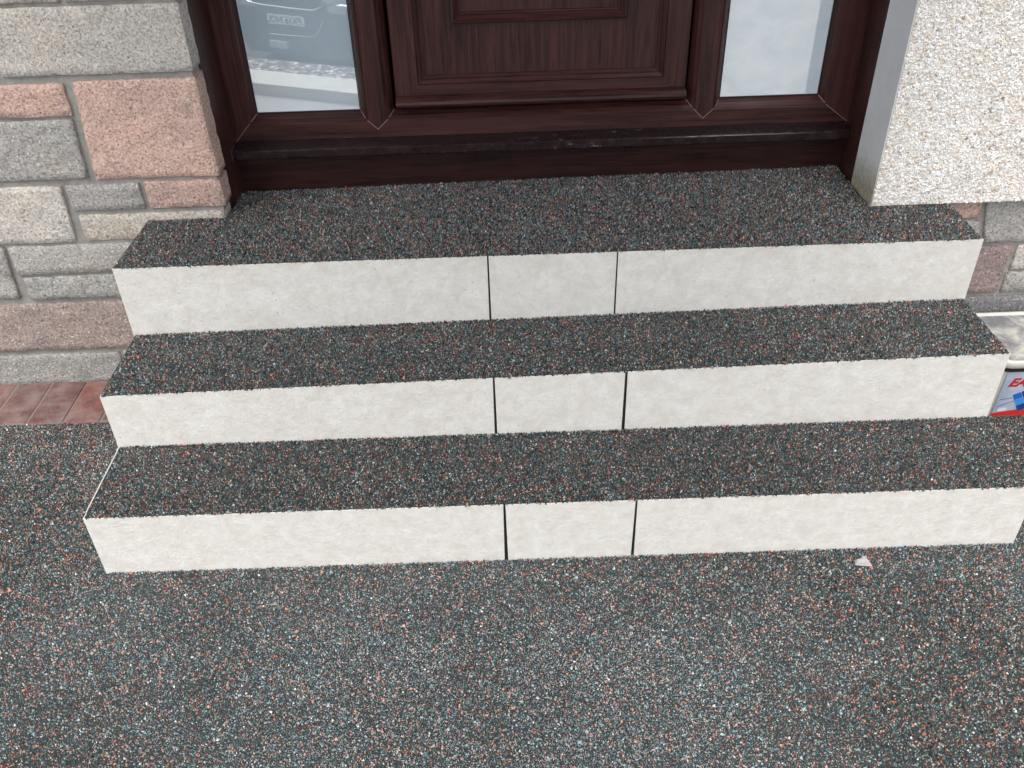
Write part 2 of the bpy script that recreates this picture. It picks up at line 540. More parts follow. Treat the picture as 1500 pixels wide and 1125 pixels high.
# ---------------------------------------------------------------- ground
def sheet(name, pts, mat, kind='structure'):
    o = mesh_obj(name, pts, [tuple(range(len(pts)))], mat)
    if o.data.polygons[0].normal.z < 0:
        o.data.flip_normals()
    return tag(o, kind=kind)
gx = [-7, -2, 4, 9]
gv = [(x, y, zground(x)) for y in (-1.05, 0.80) for x in gx]
ground = mesh_obj('ground', gv, [(i, i + 1, i + 5, i + 4) for i in range(3)], M_RESIN)
tag(ground, 'dark resin bound gravel paving in front of the steps', 'ground', kind='structure')
CHIP = 0.0033
X, Y = jitter_grid(-0.80, 2.80, -0.95, 0.80, CHIP)
keep = ~((X > 0.012) & (X < STEP_W - 0.012) & (Y > 0.012)) & ~((X < 0.0) & (Y > 0.566 + 0.004 * np.sin(X * 40))) & (Y < YBASE + 0.002)
X, Y = X[keep], Y[keep]
def grit(n, yf, lo, hi, zlo, zhi):
    gx_ = nrg.uniform(0.004, STEP_W - 0.004, n)
    return gx_, np.array([yf(q) for q in gx_]) + nrg.uniform(lo, hi, n), nrg.uniform(zlo, zhi, n) ** 1.0
Z = zg_np(X) + nrg.uniform(-0.0012, 0.0012, len(X))
ex, ey, ez = grit(1500, lambda q: 0.0, -0.0035, -0.0004, 0.0004, 0.0042)
X, Y, Z = np.concatenate([X, ex]), np.concatenate([Y, ey]), np.concatenate([Z, zg_np(ex) + ez])
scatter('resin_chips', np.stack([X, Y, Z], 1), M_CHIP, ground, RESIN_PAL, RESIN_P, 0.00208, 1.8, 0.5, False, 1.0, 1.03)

# beyond the resin apron: pale concrete, an edging, gravel, then the bank down to the road
DIR = Vector((math.cos(math.radians(23)), math.sin(math.radians(23))))
NRM = Vector((-DIR.y, DIR.x))
K0 = Vector((-0.40, -1.605))
def kline(off, t):
    p = K0 + NRM * off + DIR * t
    return (p.x, p.y)
TE = 0.95
sheet('concrete_path', [(-7, -1.05, -0.03), (9, -1.05, -0.03), (9, -5.5, -0.03), (1.1, -5.5, -0.03), (*kline(0, TE), -0.03), (*kline(0, -8), -0.03)], M_CONC)
kerb = tag(mesh_obj('kerb', [(*kline(a, t), z) for t in (-8, TE) for a, z in ((0, -0.05), (0, 0.03), (-0.21, 0.03), (-0.21, -0.05))],
    [(0, 1, 2, 3), (4, 5, 6, 7), (0, 1, 5, 4), (1, 2, 6, 5), (2, 3, 7, 6), (3, 0, 4, 7)], M_STRIP), kind='structure')
sheet('gravel_path', [(*kline(-0.21, -8), -0.01), (*kline(-0.21, TE), -0.01), (*kline(-0.50, TE), 0.0), (*kline(-0.50, -8), 0.0)], M_GRAVEL)
tag(mesh_obj('terrain', [(*kline(-0.50, -8), 0.0), (*kline(-0.50, TE), 0.0), (*kline(-0.7, TE), -1.67), (*kline(-0.7, -8), -1.67), (1.1, -5.5, -0.03), (1.1, -5.6, -1.67), (9, -5.5, -0.03), (9, -5.6, -1.67)], [(0, 1, 2, 3), (1, 4, 5, 2), (4, 6, 7, 5)], M_GRAVEL), kind='structure')
sheet('road', [(-400, -400, -1.67), (400, -400, -1.67), (400, 150, -1.67), (-400, 150, -1.67)], M_ROAD)

# ---------------------------------------------------------------- entrance steps
steps = empty('entrance_steps', (STEP_W / 2, 0.38, 0), 'three entrance steps with white tile risers and dark resin gravel treads', 'steps')
TH = 0.018
joints = [(0.9182, 1.2093), (0.9042, 1.2108), (0.8999, 1.2130)]
gaps = [((0.0024, 0.0042), (0.0022, 0.0036)), ((0.0022, 0.0032), (0.0028, 0.0040)), ((0.0019, 0.0026), (0.0017, 0.0022))]
for r in range(3):
    edges = [0.0, joints[r][0], joints[r][1], STEP_W]
    for k in range(3):
        xa, xb = edges[k], edges[k + 1]
        ga = gaps[r][k - 1] if k > 0 else (0, 0)
        gb = gaps[r][k] if k < 2 else (0, 0)
        zt, zb, yf = ZT[r], ZB[r], YR[r]
        lo = 0.02
        v = []
        for dy in (0, TH):
            v += [(xa + ga[1], yf(xa) + dy, zb(xa) - lo), (xb - gb[1], yf(xb) + dy, zb(xb) - lo), (xb - gb[0], yf(xb) + dy, zt(xb) - 0.0006), (xa + ga[0], yf(xa) + dy, zt(xa) - 0.0006)]
        o = mesh_obj('riser_tile', v, [(0, 1, 2, 3), (4, 5, 6, 7), (0, 1, 5, 4), (1, 2, 6, 5), (2, 3, 7, 6), (3, 0, 4, 7)], M_TILE, steps)
        bevel_mesh(o, 0.0006, 1)
    for k in range(2):
        xj = joints[r][k]
        zt, zb, yf = ZT[r], ZB[r], YR[r]
        g0, g1 = gaps[r][k]
        v = [(x, yf(xj) + dy, z) for dy in (0.0022, TH) for x, z in ((xj - g1 - 0.0004, zb(xj) - 0.004), (xj + g1 + 0.0004, zb(xj) - 0.004), (xj + g0 + 0.0004, zt(xj) - 0.002), (xj - g0 - 0.0004, zt(xj) - 0.002))]
        mesh_obj('joint_strip', v, [(0, 1, 2, 3), (4, 5, 6, 7), (0, 1, 5, 4), (1, 2, 6, 5), (2, 3, 7, 6), (3, 0, 4, 7)], M_GASKET_SHADE, steps)
# concrete core, one block per step, and the cut tiles cladding its ends
for r in range(3):
    y0, y1 = (0.0, 0.2418, 0.4886)[r] + TH + 0.004, (0.2418, 0.4886, 0.93)[r] + TH
    zb = (-0.03, 0.165, 0.335)[r]
    x0, x1 = TH + 0.002, STEP_W - TH - 0.002
    f = ZT[r] if r < 2 else (lambda x: ztop3(x) - 0.012)
    v = [(x, y, z) for y in (y0, y1) for x, z in ((x0, zb), (x1, zb), (x1, f(x1) - 0.003), (x0, f(x0) - 0.003))]
    if r == 2:
        v = [(min(max(x, 0.0), 9) if y < 0.7 else (0.215 if x < 1 else 1.88), y, z) for x, y, z in v]
        v = [(x, y, z) for x, y, z in v]
    mesh_obj('core', v, [(0, 1, 2, 3), (4, 5, 6, 7), (0, 1, 5, 4), (1, 2, 6, 5), (2, 3, 7, 6), (3, 0, 4, 7)], M_CORE, steps)
    for sx in (0, 1):
        xa, xb = (0.0015, TH) if sx == 0 else (STEP_W - TH, STEP_W - 0.0015)
        ya, yb = (0.0, 0.2418, 0.4886)[r] + TH + 0.001, (YWALL - 0.002 if sx == 0 else YBASE - 0.002)
        zz = lambda x: (ZT[r](x) - (0.004 if r < 2 else 0.014))
        za = (-0.03, ztop1(xa) + 0.001, ztop2(xa) + 0.001)[r]
        yk = (0.2418, 0.4886, None)[r]
        v = [(x, y, z) for y in (ya, yb) for x, z in ((xa, za), (xb, za), (xb, zz(xb)), (xa, zz(xa)))]
        mesh_obj('side_tile', v, [(0, 1, 2, 3), (4, 5, 6, 7), (0, 1, 5, 4), (1, 2, 6, 5), (2, 3, 7, 6), (3, 0, 4, 7)], M_TILE, steps)
    if r == 0:
        v = [(x, y, z) for y in (TH + 0.001, 0.2418) for x, z in ((0.0009, 0.15), (0.0031, 0.15), (0.0031, ztop1(0) + 0.0026), (0.0009, ztop1(0) + 0.0026))]
        mesh_obj('edge_trim', v, [(0, 1, 2, 3), (4, 5, 6, 7), (0, 1, 5, 4), (1, 2, 6, 5), (2, 3, 7, 6), (3, 0, 4, 7)], M_TILE, steps)
# resin treads
def tread(poly, zf, thick, P, row):
    n = len(poly)
    v = [(x, y, zf(x, y)) for x, y in poly] + [(x, y, zf(x, y) - thick) for x, y in poly]
    f = [tuple(range(n)), tuple(range(n, 2 * n))] + [(i, (i + 1) % n, n + (i + 1) % n, n + i) for i in range(n)]
    t = mesh_obj('tread', v, f, M_RESIN, steps)
    X, Y = P
    Z = np.array([zf(a, b) for a, b in zip(X, Y)]) + nrg.uniform(-0.0012, 0.0010, len(X))
    for cnt, yf, lo, hi, zl, zh in ((420, YR[row], -0.0006, 0.0012, -0.0010, 0.0006), (1500 if row < 2 else 0, YR[min(row + 1, 2)], -0.0035, -0.0004, 0.0004, 0.0042)):
        ex, ey, ez = grit(cnt, yf, lo, hi, zl, zh)
        X, Y, Z = np.concatenate([X, ex]), np.concatenate([Y, ey]), np.concatenate([Z, np.array([zf(p, q) for p, q in zip(ex, ey)]) + ez])
    c = scatter('resin_chips', np.stack([X, Y, Z], 1), M_CHIP, t, RESIN_PAL, RESIN_P, 0.00200, 1.9, 0.5, False, 0.10, (0.84, 0.82, 0.72)[row])  # tread chips darkened, most on the landing: shade put into their colour
for r, zf, y1 in ((0, ztop1, YR[1]), (1, ztop2, YR[2])):
    xl = 0.0035 if r == 0 else 0.002
    xr = STEP_W - 0.003
    poly = [(xl, YR[r](0) + 0.0012), (xr, YR[r](STEP_W) + 0.0012), (xr, y1(STEP_W) + 0.004), (xl, y1(0) + 0.004)]
    X, Y = jitter_grid(xl, xr, YR[r](0) - 0.004, y1(0) + 0.006, CHIP)
    yf = np.array([YR[r](x) for x in X])
    k = (Y > yf + 0.0016 + 0.0006 * np.sin(X * 31)) & (Y < np.array([y1(x) for x in X]) + 0.001)
    X, Y = X[k], Y[k]
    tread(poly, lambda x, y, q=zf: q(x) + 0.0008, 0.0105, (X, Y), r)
land_poly = [(0.002, YR[2](0) + 0.0012), (STEP_W - 0.003, YR[2](STEP_W) + 0.0012), (STEP_W - 0.003, YBASE + 0.004), (1.886, YBASE + 0.004), (1.886, 0.940), (0.214, 0.940), (0.214, YWALL + 0.004), (0.002, YWALL + 0.004)]
X, Y = jitter_grid(0.002, STEP_W - 0.003, 0.485, 0.938, CHIP)
k = (Y > np.array([YR[2](x) for x in X]) + 0.0016 + 0.0006 * np.sin(X * 27))
k &= ~((X < 0.214) & (Y > YWALL + 0.001)) & ~((X > 1.886) & (Y > YBASE + 0.001))
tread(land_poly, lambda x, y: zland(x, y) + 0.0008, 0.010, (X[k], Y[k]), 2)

# ---------------------------------------------------------------- stone walls
def stone(parent, quad, yf, tint, seed, step=0.017, rough=0.0022):
    """one split-face block; quad = (x,z) corners bottom-left, bottom-right, top-right, top-left."""
    r = random.Random(seed)
    (ax, az), (bx, bz), (cx, cz), (dx, dz) = quad
    gr = 0.0013
    ax, dx, bx, cx = ax - gr, dx - gr, bx + gr, cx + gr
    az, bz, cz, dz = az - gr, bz - gr, cz + gr, dz + gr
    w = ((bx - ax) + (cx - dx)) / 2
    h = ((dz - az) + (cz - bz)) / 2
    nx, nz = max(3, int(w / step)), max(3, int(h / step))
    us = [0, 0.0022 / w] + [(i + 1) / (nx) for i in range(nx - 1)] + [1 - 0.0022 / w, 1]
    vs = [0, 0.0022 / h] + [(i + 1) / (nz) for i in range(nz - 1)] + [1 - 0.0022 / h, 1]
    V, F = [], []
    ph = [r.uniform(0, 6.28) for _ in range(6)]
    tilt = (r.uniform(-0.003, 0.003), r.uniform(-0.003, 0.003))
    for j, vv in enumerate(vs):
        for i, uu in enumerate(us):
            x = (ax * (1 - uu) + bx * uu) * (1 - vv) + (dx * (1 - uu) + cx * uu) * vv
            z = (az * (1 - uu) + bz * uu) * (1 - vv) + (dz * (1 - uu) + cz * uu) * vv
            edge = i in (0, len(us) - 1) or j in (0, len(vs) - 1)
            y = yf + tilt[0] * (uu - .5) + tilt[1] * (vv - .5) + r.gauss(0, rough * 0.55) + 0.0014 * math.sin(x * 41 + ph[0]) * math.sin(z * 53 + ph[1])
            if edge:
                y += 0.0020 + abs(r.gauss(0, 0.0010))
                if i in (0, len(us) - 1):
                    x += (1 if i == 0 else -1) * abs(r.gauss(0, 0.0011))
                if j in (0, len(vs) - 1):
                    z += (1 if j == 0 else -1) * abs(r.gauss(0, 0.0011))
                if (i in (0, len(us) - 1)) and (j in (0, len(vs) - 1)):
                    x += (1 if i == 0 else -1) * 0.003
                    z += (1 if j == 0 else -1) * 0.003
            V.append((x, y, z))
    ncol = len(us)
    for j in range(len(vs) - 1):
        for i in range(ncol - 1):
            q = j * ncol + i
            F.append((q, q + 1, q + ncol + 1, q + ncol))
    # sides back into the wall
    ring = [i for i in range(ncol)] + [j * ncol + ncol - 1 for j in range(1, len(vs))] + [(len(vs) - 1) * ncol + i for i in range(ncol - 2, -1, -1)] + [j * ncol for j in range(len(vs) - 2, 0, -1)]
    base = len(V)
    for q in ring:
        V.append((V[q][0], yf + 0.066, V[q][2]))
    n = len(ring)
    for i in range(n):
        F.append((ring[i], ring[(i + 1) % n], base + (i + 1) % n, base + i))
    o = mesh_obj('stone', V, F, M_STONE, parent, smooth=True)
    o.color = (*tint, 1)
    return o

def R4(x0, x1, z0, z1):
    return ((x0, z0), (x1, z0), (x1, z1), (x0, z1))
GREY, LGREY, WARM = (0.46, 0.44, 0.41), (0.63, 0.585, 0.53), (0.62, 0.56, 0.485)
PINK, ORNG, BRWN, TEAL = (0.62, 0.43, 0.365), (0.71, 0.49, 0.405), (0.41, 0.33, 0.295), (0.38, 0.375, 0.35)
DGREY = (0.24, 0.235, 0.235)
XC = 0.212
lw = empty('stone_wall', (-0.8, YWALL, 0), 'split stone wall of grey and pink blocks beside the door, left of the steps', 'wall')
box('mortar', -3.0, XC - 0.006, YWALL + 0.0085, 1.10, -0.02, 3.1, M_MORTAR, lw)
left = [
    (R4(-0.245, XC, 0.909, 1.062), LGREY), (R4(-0.70, -0.262, 0.905, 1.062), WARM),
    (R4(-0.40, -0.055, 1.073, 1.19), WARM), (R4(-0.044, XC, 1.073, 1.22), LGREY),
    (((-0.100, 0.645), (XC + 0.004, 0.645), (XC, 0.893), (-0.084, 0.892)), ORNG),
    (R4(-0.46, -0.108, 0.811, 0.889), PINK), (((-0.47, 0.648), (-0.119, 0.650), (-0.112, 0.801), (-0.47, 0.801)), GREY),
    (((-0.50, 0.471), (-0.206, 0.472), (-0.196, 0.629), (-0.50, 0.630)), LGREY),
    (R4(-0.184, 0.0045, 0.561, 0.630), GREY), (R4(0.018, XC + 0.003, 0.560, 0.634), PINK),
    (R4(-0.176, XC - 0.006, 0.474, 0.546), WARM),
    (((-0.66, 0.304), (-0.413, 0.306), (-0.404, 0.461), (-0.66, 0.461)), GREY),
    (R4(-0.393, 0.12, 0.380, 0.461), GREY), (R4(-0.382, 0.12, 0.299, 0.369), TEAL),
    (R4(-0.78, 0.12, 0.131, 0.284), BRWN),
    (R4(-0.72, -0.194, 0.010, 0.114), TEAL), (R4(-0.180, 0.12, 0.010, 0.116), GREY),
    (R4(-0.90, -0.73, 0.01, 0.116), WARM),
]
sid = 100
for q, c in left:
    sid += 1
    k = rng.uniform(0.94, 1.06)
    stone(lw, q, YWALL, tuple(x * k for x in c), sid)
# the courses run on beyond the picture
def fill(parent, x0, x1, z0, z1, yf, seed):
    global sid
    r = random.Random(seed)
    x = x1
    while x > x0 + 0.05:
        w = r.uniform(0.22, 0.46)
        xa = max(x0, x - w)
        if x - xa > 0.03:
            sid += 1
            c = r.choice((GREY, LGREY, WARM, PINK, TEAL, GREY))
            stone(parent, R4(xa, x, z0, z1), yf, c, sid, 0.06)
        x = xa - 0.011
for z0, z1, x1 in ((0.01, 0.116, -0.911), (0.131, 0.284, -0.791), (0.304, 0.461, -0.671), (0.474, 0.63, -0.511), (0.648, 0.801, -0.481), (0.811, 0.889, -0.471), (0.905, 1.062, -0.711), (1.073, 1.19, -0.411), (1.20, 1.36, -0.055)):
    fill(lw, -1.9, x1, z0, z1, YWALL, int(z0 * 1000))
stone(lw, R4(-0.044, XC, 1.231, 1.36), YWALL, PINK, 991)
z = 1.372
while z < 2.9:
    h = rng.uniform(0.10, 0.2)
    fill(lw, -1.9, XC, z, z + h, YWALL, int(z * 991))
    z += h + 0.011

rw = empty('base_wall', (2.7, YBASE, 0), 'split stone base wall under the pebbledash, right of the steps', 'wall')
box('mortar', 2.02, 4.6, YBASE + 0.0085, 1.0, -0.05, 0.535, M_MORTAR, rw)
right = [
    (((2.03, 0.478), (2.203, 0.480), (2.189, 0.60), (2.03, 0.60)), PINK), (((2.03, 0.405), (2.222, 0.405), (2.209, 0.470), (2.03, 0.470)), GREY),
    (((2.237, 0.404), (2.54, 0.404), (2.54, 0.60), (2.196, 0.60)), GREY), (R4(2.03, 2.321, 0.246, 0.391), (0.36, 0.27, 0.255)),
    (R4(2.337, 2.62, 0.317, 0.391), LGREY), (R4(2.332, 2.66, 0.246, 0.308), GREY), (R4(2.03, 2.46, 0.105, 0.232), DGREY), (R4(2.47, 2.85, 0.105, 0.232), GREY), (R4(2.03, 2.3, 0.0, 0.095), GREY), (R4(2.31, 2.7, 0.0, 0.095), PINK),
]
for q, c in right:
    sid += 1
    stone(rw, q, YBASE, c, sid)
for z0, z1, x0 in ((0.0, 0.095, 2.711), (0.105, 0.232, 2.861), (0.246, 0.391, 2.671), (0.404, 0.53, 2.551)):
    fill(rw, x0, 3.9, z0, z1, YBASE, int(z0 * 777) + 3)

# ---------------------------------------------------------------- pebbledash wall on the right
XREV = 1.890
ZD = 0.538
pw = empty('pebbledash_wall', (2.9, YDASH, ZD), 'cream pebbledash wall above the stone base, right of the door', 'wall')
dash = box('render_coat', XREV + 0.003, 4.6, YDASH, 0.825, ZD, 3.1, M_RENDER, pw)
box('wall_core', 1.945, 4.6, 0.826, 1.10, ZD, 3.1, M_RENDER, pw)
rev = box('reveal', XREV, XREV + 0.022, YDASH + 0.002, 0.8245, ZD - 0.018, 3.1, M_REVEAL, pw, 0.002)
xx, zz = jitter_grid(XREV + 0.0040, 2.72, ZD + 0.0015, 1.30, 0.0043)
P = np.stack([xx, np.full(len(xx), YDASH) + nrg.uniform(-0.0022, 0.0012, len(xx)), zz], 1)
scatter('dash_chips', P, M_DASH, dash, DASH_PAL, DASH_P, 0.0036, 0.42, 0.3, True)

# lintel over the door, house wall above, and an unseen canopy added to shade the landing
box_l = box('lintel_wall', XC - 0.006, XREV + 0.003, 0.80, 1.10, 2.72, 3.1, M_RENDER)
tag(box_l, 'rendered wall above the door opening', 'wall')
canopy = box('shade_canopy', -0.45, 1.88, -1.30, 0.80, 2.74, 2.88, plain('canopy_paint', (0.5, 0.48, 0.45), 0.6), None, 0.01)
tag(canopy, 'unseen flat canopy added to shade the door and landing', 'canopy')

# ---------------------------------------------------------------- red brick edging at the foot of the left wall
be = empty('brick_edging', (-0.6, 0.66, 0), 'row of red brick pavers laid flat along the foot of the stone wall', 'edging')
zb = zground(-0.4)
box('bedding', -1.95, -0.001, 0.5645, YWALL + 0.010, -0.04, zb + 0.0016, plain('sandy_joint', (0.20, 0.165, 0.145), 0.9, bump=0.5), be)
x = -0.0035
i = 0
while x > -1.9:
    w = 0.0982 + random.Random(i).uniform(-0.0012, 0.0012)
    r = random.Random(i + 50)
    c = r.choice([(0.150, 0.064, 0.054), (0.125, 0.064, 0.058), (0.165, 0.070, 0.058), (0.115, 0.060, 0.056)])
    o = box('brick', x - w, x, 0.569 + r.uniform(-0.003, 0.002), YWALL - 0.003, -0.03, zb + 0.004 + r.uniform(-0.001, 0.0015), M_BRICK, be, 0.003)
    o.color = (*c, 1)
    x -= 0.1035
    i += 1

# ---------------------------------------------------------------- front door set
door = empty('front_door', (1.06, YSILL, 0.53), 'dark rosewood panelled front door between two frosted side lights', 'door')
XL, XR = 0.222, 1.898
YF, YG, YBK = 0.955, 0.986, 1.06
ZF = 0.662
M1, M2 = 0.612, 1.4985
TOP = 2.70
# reveal trims
prism_z('reveal_trim', [(0.150, 0.836), (0.2055, 0.836), (0.2075, 0.842), (XL, 0.957), (XL, YBK), (0.150, YBK)], 0.520, TOP, M_WOODV, door)
prism_z('reveal_trim', [(XREV - 0.001, 0.826), (1.944, 0.826), (1.944, YBK), (XR, YBK), (XR, 0.957), (XREV - 0.001, 0.832)], 0.520, TOP, M_WOODV, door)
# ragged sealant between stone and trim, widest near the foot
sv, sf = [], []
sr = random.Random(5)
nz = 90
for i in range(nz):
    z = 0.525 + 0.62 * i / (nz - 1)
    g = (0.0035 + 0.0045 * max(0, 1 - (z - 0.525) / 0.2)) * sr.uniform(0.55, 1.35)
    for k in range(6):
        a = k * math.pi / 3
        sv.append((0.2075 + g * math.cos(a) * 0.8, 0.836 + g * math.sin(a) - 0.001, z))
for i in range(nz - 1):
    for k in range(6):
        sf.append((i * 6 + k, i * 6 + (k + 1) % 6, (i + 1) * 6 + (k + 1) % 6, (i + 1) * 6 + k))
mesh_obj('sealant', sv, sf, plain('brown_sealant', (0.012, 0.008, 0.008), 0.45), door, True)
# threshold board, cill with its nose and the two end caps
box('threshold_board', 0.212, 1.900, YSILL, YSILL + 0.05, 0.505, 0.636, wood_material('shaded_threshold_foil', 'X', 0.45, 0.4), door, 0.0015)  # darker copy of the wood, shade under the cill put into its colour
cp = [(0.652, 0.9085), (0.6495, 0.906), (0.631, 0.906), (0.6285, 0.9085), (0.6285, 0.932), (0.634, 0.933), (0.634, YBK), (0.6625, YBK), (0.6615, 0.953), (0.654, 0.912)]
cill = bar('cill', 'X', cp, lambda d: 0.2195, lambda d: 1.9015, M_CILL, door)
for xa, xb in ((0.2145, 0.2190), (1.9020, 1.9065)):
    e = bar('end_cap', 'X', [(z + (0.0022 if z > 0.64 else -0.002), y - 0.0025 if y < 0.94 else y) for z, y in cp], lambda d, q=xa: q, lambda d, q=xb: q, plain('cill_cap', (0.055, 0.045, 0.05), 0.4), door)
# frame: three openings; each opening has a bottom rail, uprights and glazing beads with mitred welds
def opening(x0, x1, wl, wr, glazed):
    zt = TOP - 0.06
    zi = ZF + 0.044                                   # flat of the rail
    fl, fr = x0 + wl - 0.022, x1 - wr + 0.022         # flats of the uprights
    kl = (fl - x0) / 0.044 if wl > 0.055 else 1.0
    kr = (fr - x1) / -0.044 if wr > 0.055 else 1.0
    dl = 0.0 if wl > 0.055 else 0.022
    dr = 0.0 if wr > 0.055 else 0.022
    s = lambda d: x0 + max(0.0, (min(d, zi) - ZF) - dl) * ((fl - x0) / (0.044 - dl))
    e = lambda d: x1 - max(0.0, (min(d, zi) - ZF) - dr) * ((x1 - fr) / (0.044 - dr))
    # rail flat
    rp = [(ZF, YF), (ZF + 0.022, YF), (zi, YF), (zi, YBK), (ZF + 0.022, YBK), (ZF, YBK)]
    bar('rail', 'X', rp, s, e, M_WOODH, door)
    # bead of the rail: little step, hollow, step
    bd = [(zi + 0.0002, YF + 0.0005), (zi + 0.003, YF + 0.003), (zi + 0.004, YF + 0.0015), (zi + 0.012, YF + 0.010), (zi + 0.014, YF + 0.016), (zi + 0.021, YG - 0.003), (zi + 0.022, YG + 0.004), (zi + 0.022, YBK), (zi + 0.0002, YBK)]
    bar('glazing_bead', 'X', bd, lambda d: fl + (d - zi), lambda d: fr - (d - zi), M_WOODH, door)
    for xf, sg in ((fl, 1), (fr, -1)):
        bv = [(xf + sg * (d - zi), y) for d, y in bd]
        bar('glazing_bead', 'Z', bv, lambda d, xf=xf, sg=sg: zi + abs(d - xf), lambda d: zt, M_WOODV, door)
    gz = zi + 0.022
    if glazed:
        box('glass_pane', fl + 0.019, fr - 0.019, YG, YG + 0.02, gz - 0.004, zt, M_GLASS[0 if x0 < 1 else 1], door)
        gk = [(fl + 0.0222, fl + 0.0242), (fr - 0.0242, fr - 0.0222)]
        for a, b in gk:
            box('gasket', a, b, YG - 0.003, YG - 0.0002, gz, zt, M_GASKET_SHADE, door)
        box('gasket', fl + 0.0245, fr - 0.0245, YG - 0.0028, YG - 0.0002, gz + 0.0002, gz + 0.0024, M_GASKET_SHADE, door)
    # weld seams along the mitres
    def seam(a, b, wd=0.0006):
        a, b = Vector(a), Vector(b)
        d = (b - a).normalized()
        n = d.cross(Vector((0, 1, 0))).normalized() * wd
        v = [a + n, a - n, b - n, b + n]
        v = v + [p + Vector((0, -0.0006, 0)) for p in v]
        mesh_obj('weld_seam', v, [(0, 1, 2, 3), (4, 5, 6, 7), (0, 1, 5, 4), (1, 2, 6, 5), (2, 3, 7, 6), (3, 0, 4, 7)], M_SEAM, door)
    seam((fl, YF, zi), (fl + 0.013, YF + 0.010, zi + 0.013))
    seam((fr, YF, zi), (fr - 0.013, YF + 0.010, zi + 0.013))
    seam((fl + 0.013, YF + 0.011, zi + 0.013), (fl + 0.022, YG - 0.001, zi + 0.022), 0.0008)
    seam((fr - 0.013, YF + 0.011, zi + 0.013), (fr - 0.022, YG - 0.001, zi + 0.022), 0.0008)
    seam((s(ZF + dl), YF, ZF + dl), (fl, YF, zi))
    seam((e(ZF + dr), YF, ZF + dr), (fr, YF, zi))
    return fl, fr, zi
fa = opening(XL, M1, 0.063, 0.0455, True)
fb = opening(M1, M2, 0.0455, 0.0455, False)
fc = opening(M2, XR, 0.0455, 0.082, True)
ZI = fa[2]
def upright(x0, x1, zl, zr, zm=None):
    """flat of a jamb or mullion; foot cut to meet the rails."""
    n = [(x0, zl), (x1, zr)] if zm is None else [(x0, zl), ((x0 + x1) / 2, zm), (x1, zr)]
    pts = n + [(x1, TOP - 0.06), (x0, TOP - 0.06)]
    v = [(x, YF + 0.0004, z) for x, z in pts] + [(x, YBK, z) for x, z in pts]
    k = len(pts)
    f = [tuple(range(k)), tuple(range(k, 2 * k))] + [(i, (i + 1) % k, k + (i + 1) % k, k + i) for i in range(k)]
    mesh_obj('upright', v, f, M_WOODV, door)
upright(XL, fa[0], ZF, ZI)
upright(fa[1], fb[0], ZI, ZI, ZF + 0.022)
upright(fb[1], fc[0], ZI, ZI, ZF + 0.022)
upright(fc[1], XR, ZI, ZF)
box('head', XL, XR, YF, YBK, TOP - 0.06, TOP, M_WOODH, door)
box('backing', XL, XR, YBK, YBK + 0.02, ZF, TOP, M_GASKET_SHADE, door)

# door leaf with stiles, rails, panel, raised moulding and weather bar
leaf = box('door_leaf', 0.668, 1.4445, 0.9965, YBK - 0.001, 0.7335, TOP - 0.068, M_WOODV, door)
YL = 0.9665
lx0, lx1, lz0, lz1 = 0.6665, 1.4460, 0.7330, TOP - 0.066
sp = [(0.0, YL + 0.004), (0.0025, YL), (0.062, YL), (0.0625, YL + 0.003), (0.064, YL + 0.0015), (0.073, YL + 0.009), (0.075, YL + 0.013), (0.082, 0.985), (0.083, 0.9985), (0.0, 0.9985)]
bar('rail', 'X', [(lz0 + d, y) for d, y in sp], lambda z: lx0 + (z - lz0), lambda z: lx1 - (z - lz0), M_WOODH, leaf)
bar('stile', 'Z', [(lx0 + d, y) for d, y in sp], lambda x: lz0 + (x - lx0), lambda x: lz1, M_WOODV, leaf)
bar('stile', 'Z', [(lx1 - d, y) for d, y in sp], lambda x: lz0 + (lx1 - x), lambda x: lz1, M_WOODV, leaf)
box('panel', lx0 + 0.080, lx1 - 0.080, 0.9885, 0.9975, lz0 + 0.080, lz1, M_WOODV, leaf)
rx0, rx1, rz0, rz1 = 0.8270, 1.2795, 0.9480, 1.72
mp = [(0.0, 0.9895), (0.0, 0.970), (0.002, 0.9665), (0.0065, 0.9655), (0.0085, 0.969), (0.0190, 0.982), (0.020, 0.980), (0.0235, 0.980), (0.0245, 0.9895)]
bar('moulding', 'X', [(rz0 + d, y) for d, y in mp], lambda z: rx0 + (z - rz0), lambda z: rx1 - (z - rz0), M_WOODH, leaf)
bar('moulding', 'X', [(rz1 - d, y) for d, y in mp], lambda z: rx0 + (rz1 - z), lambda z: rx1 - (rz1 - z), M_WOODH, leaf)
bar('moulding', 'Z', [(rx0 + d, y) for d, y in mp], lambda x: rz0 + (x - rx0), lambda x: rz1 - (x - rx0), M_WOODV, leaf)
bar('moulding', 'Z', [(rx1 - d, y) for d, y in mp], lambda x: rz0 + (rx1 - x), lambda x: rz1 - (rx1 - x), M_WOODV, leaf)
for nm, a in (('shadow_strip', (rx0 - 0.006, rx1 + 0.006, rz0 - 0.006, rz0 - 0.0003)), ('shadow_strip', (rx0 - 0.006, rx1 + 0.006, rz1 + 0.0003, rz1 + 0.006)), ('shadow_strip', (rx0 - 0.006, rx0 - 0.0003, rz0, rz1)), ('shadow_strip', (rx1 + 0.0003, rx1 + 0.006, rz0, rz1))):
    box(nm, a[0], a[1], 0.9868, 0.9886, a[2], a[3], M_GASKET_SHADE, leaf)  # dark strips standing in for the shadow line around the moulding
box('raised_panel', rx0 + 0.0243, rx1 - 0.0243, 0.985, 0.9884, rz0 + 0.0243, rz1 - 0.0243, M_WOODV, leaf)
db = [(0.741, YL + 0.001), (0.7415, 0.949), (0.744, 0.944), (0.750, 0.9415), (0.757, 0.943), (0.763, 0.949), (0.767, 0.957), (0.769, YL + 0.001)]
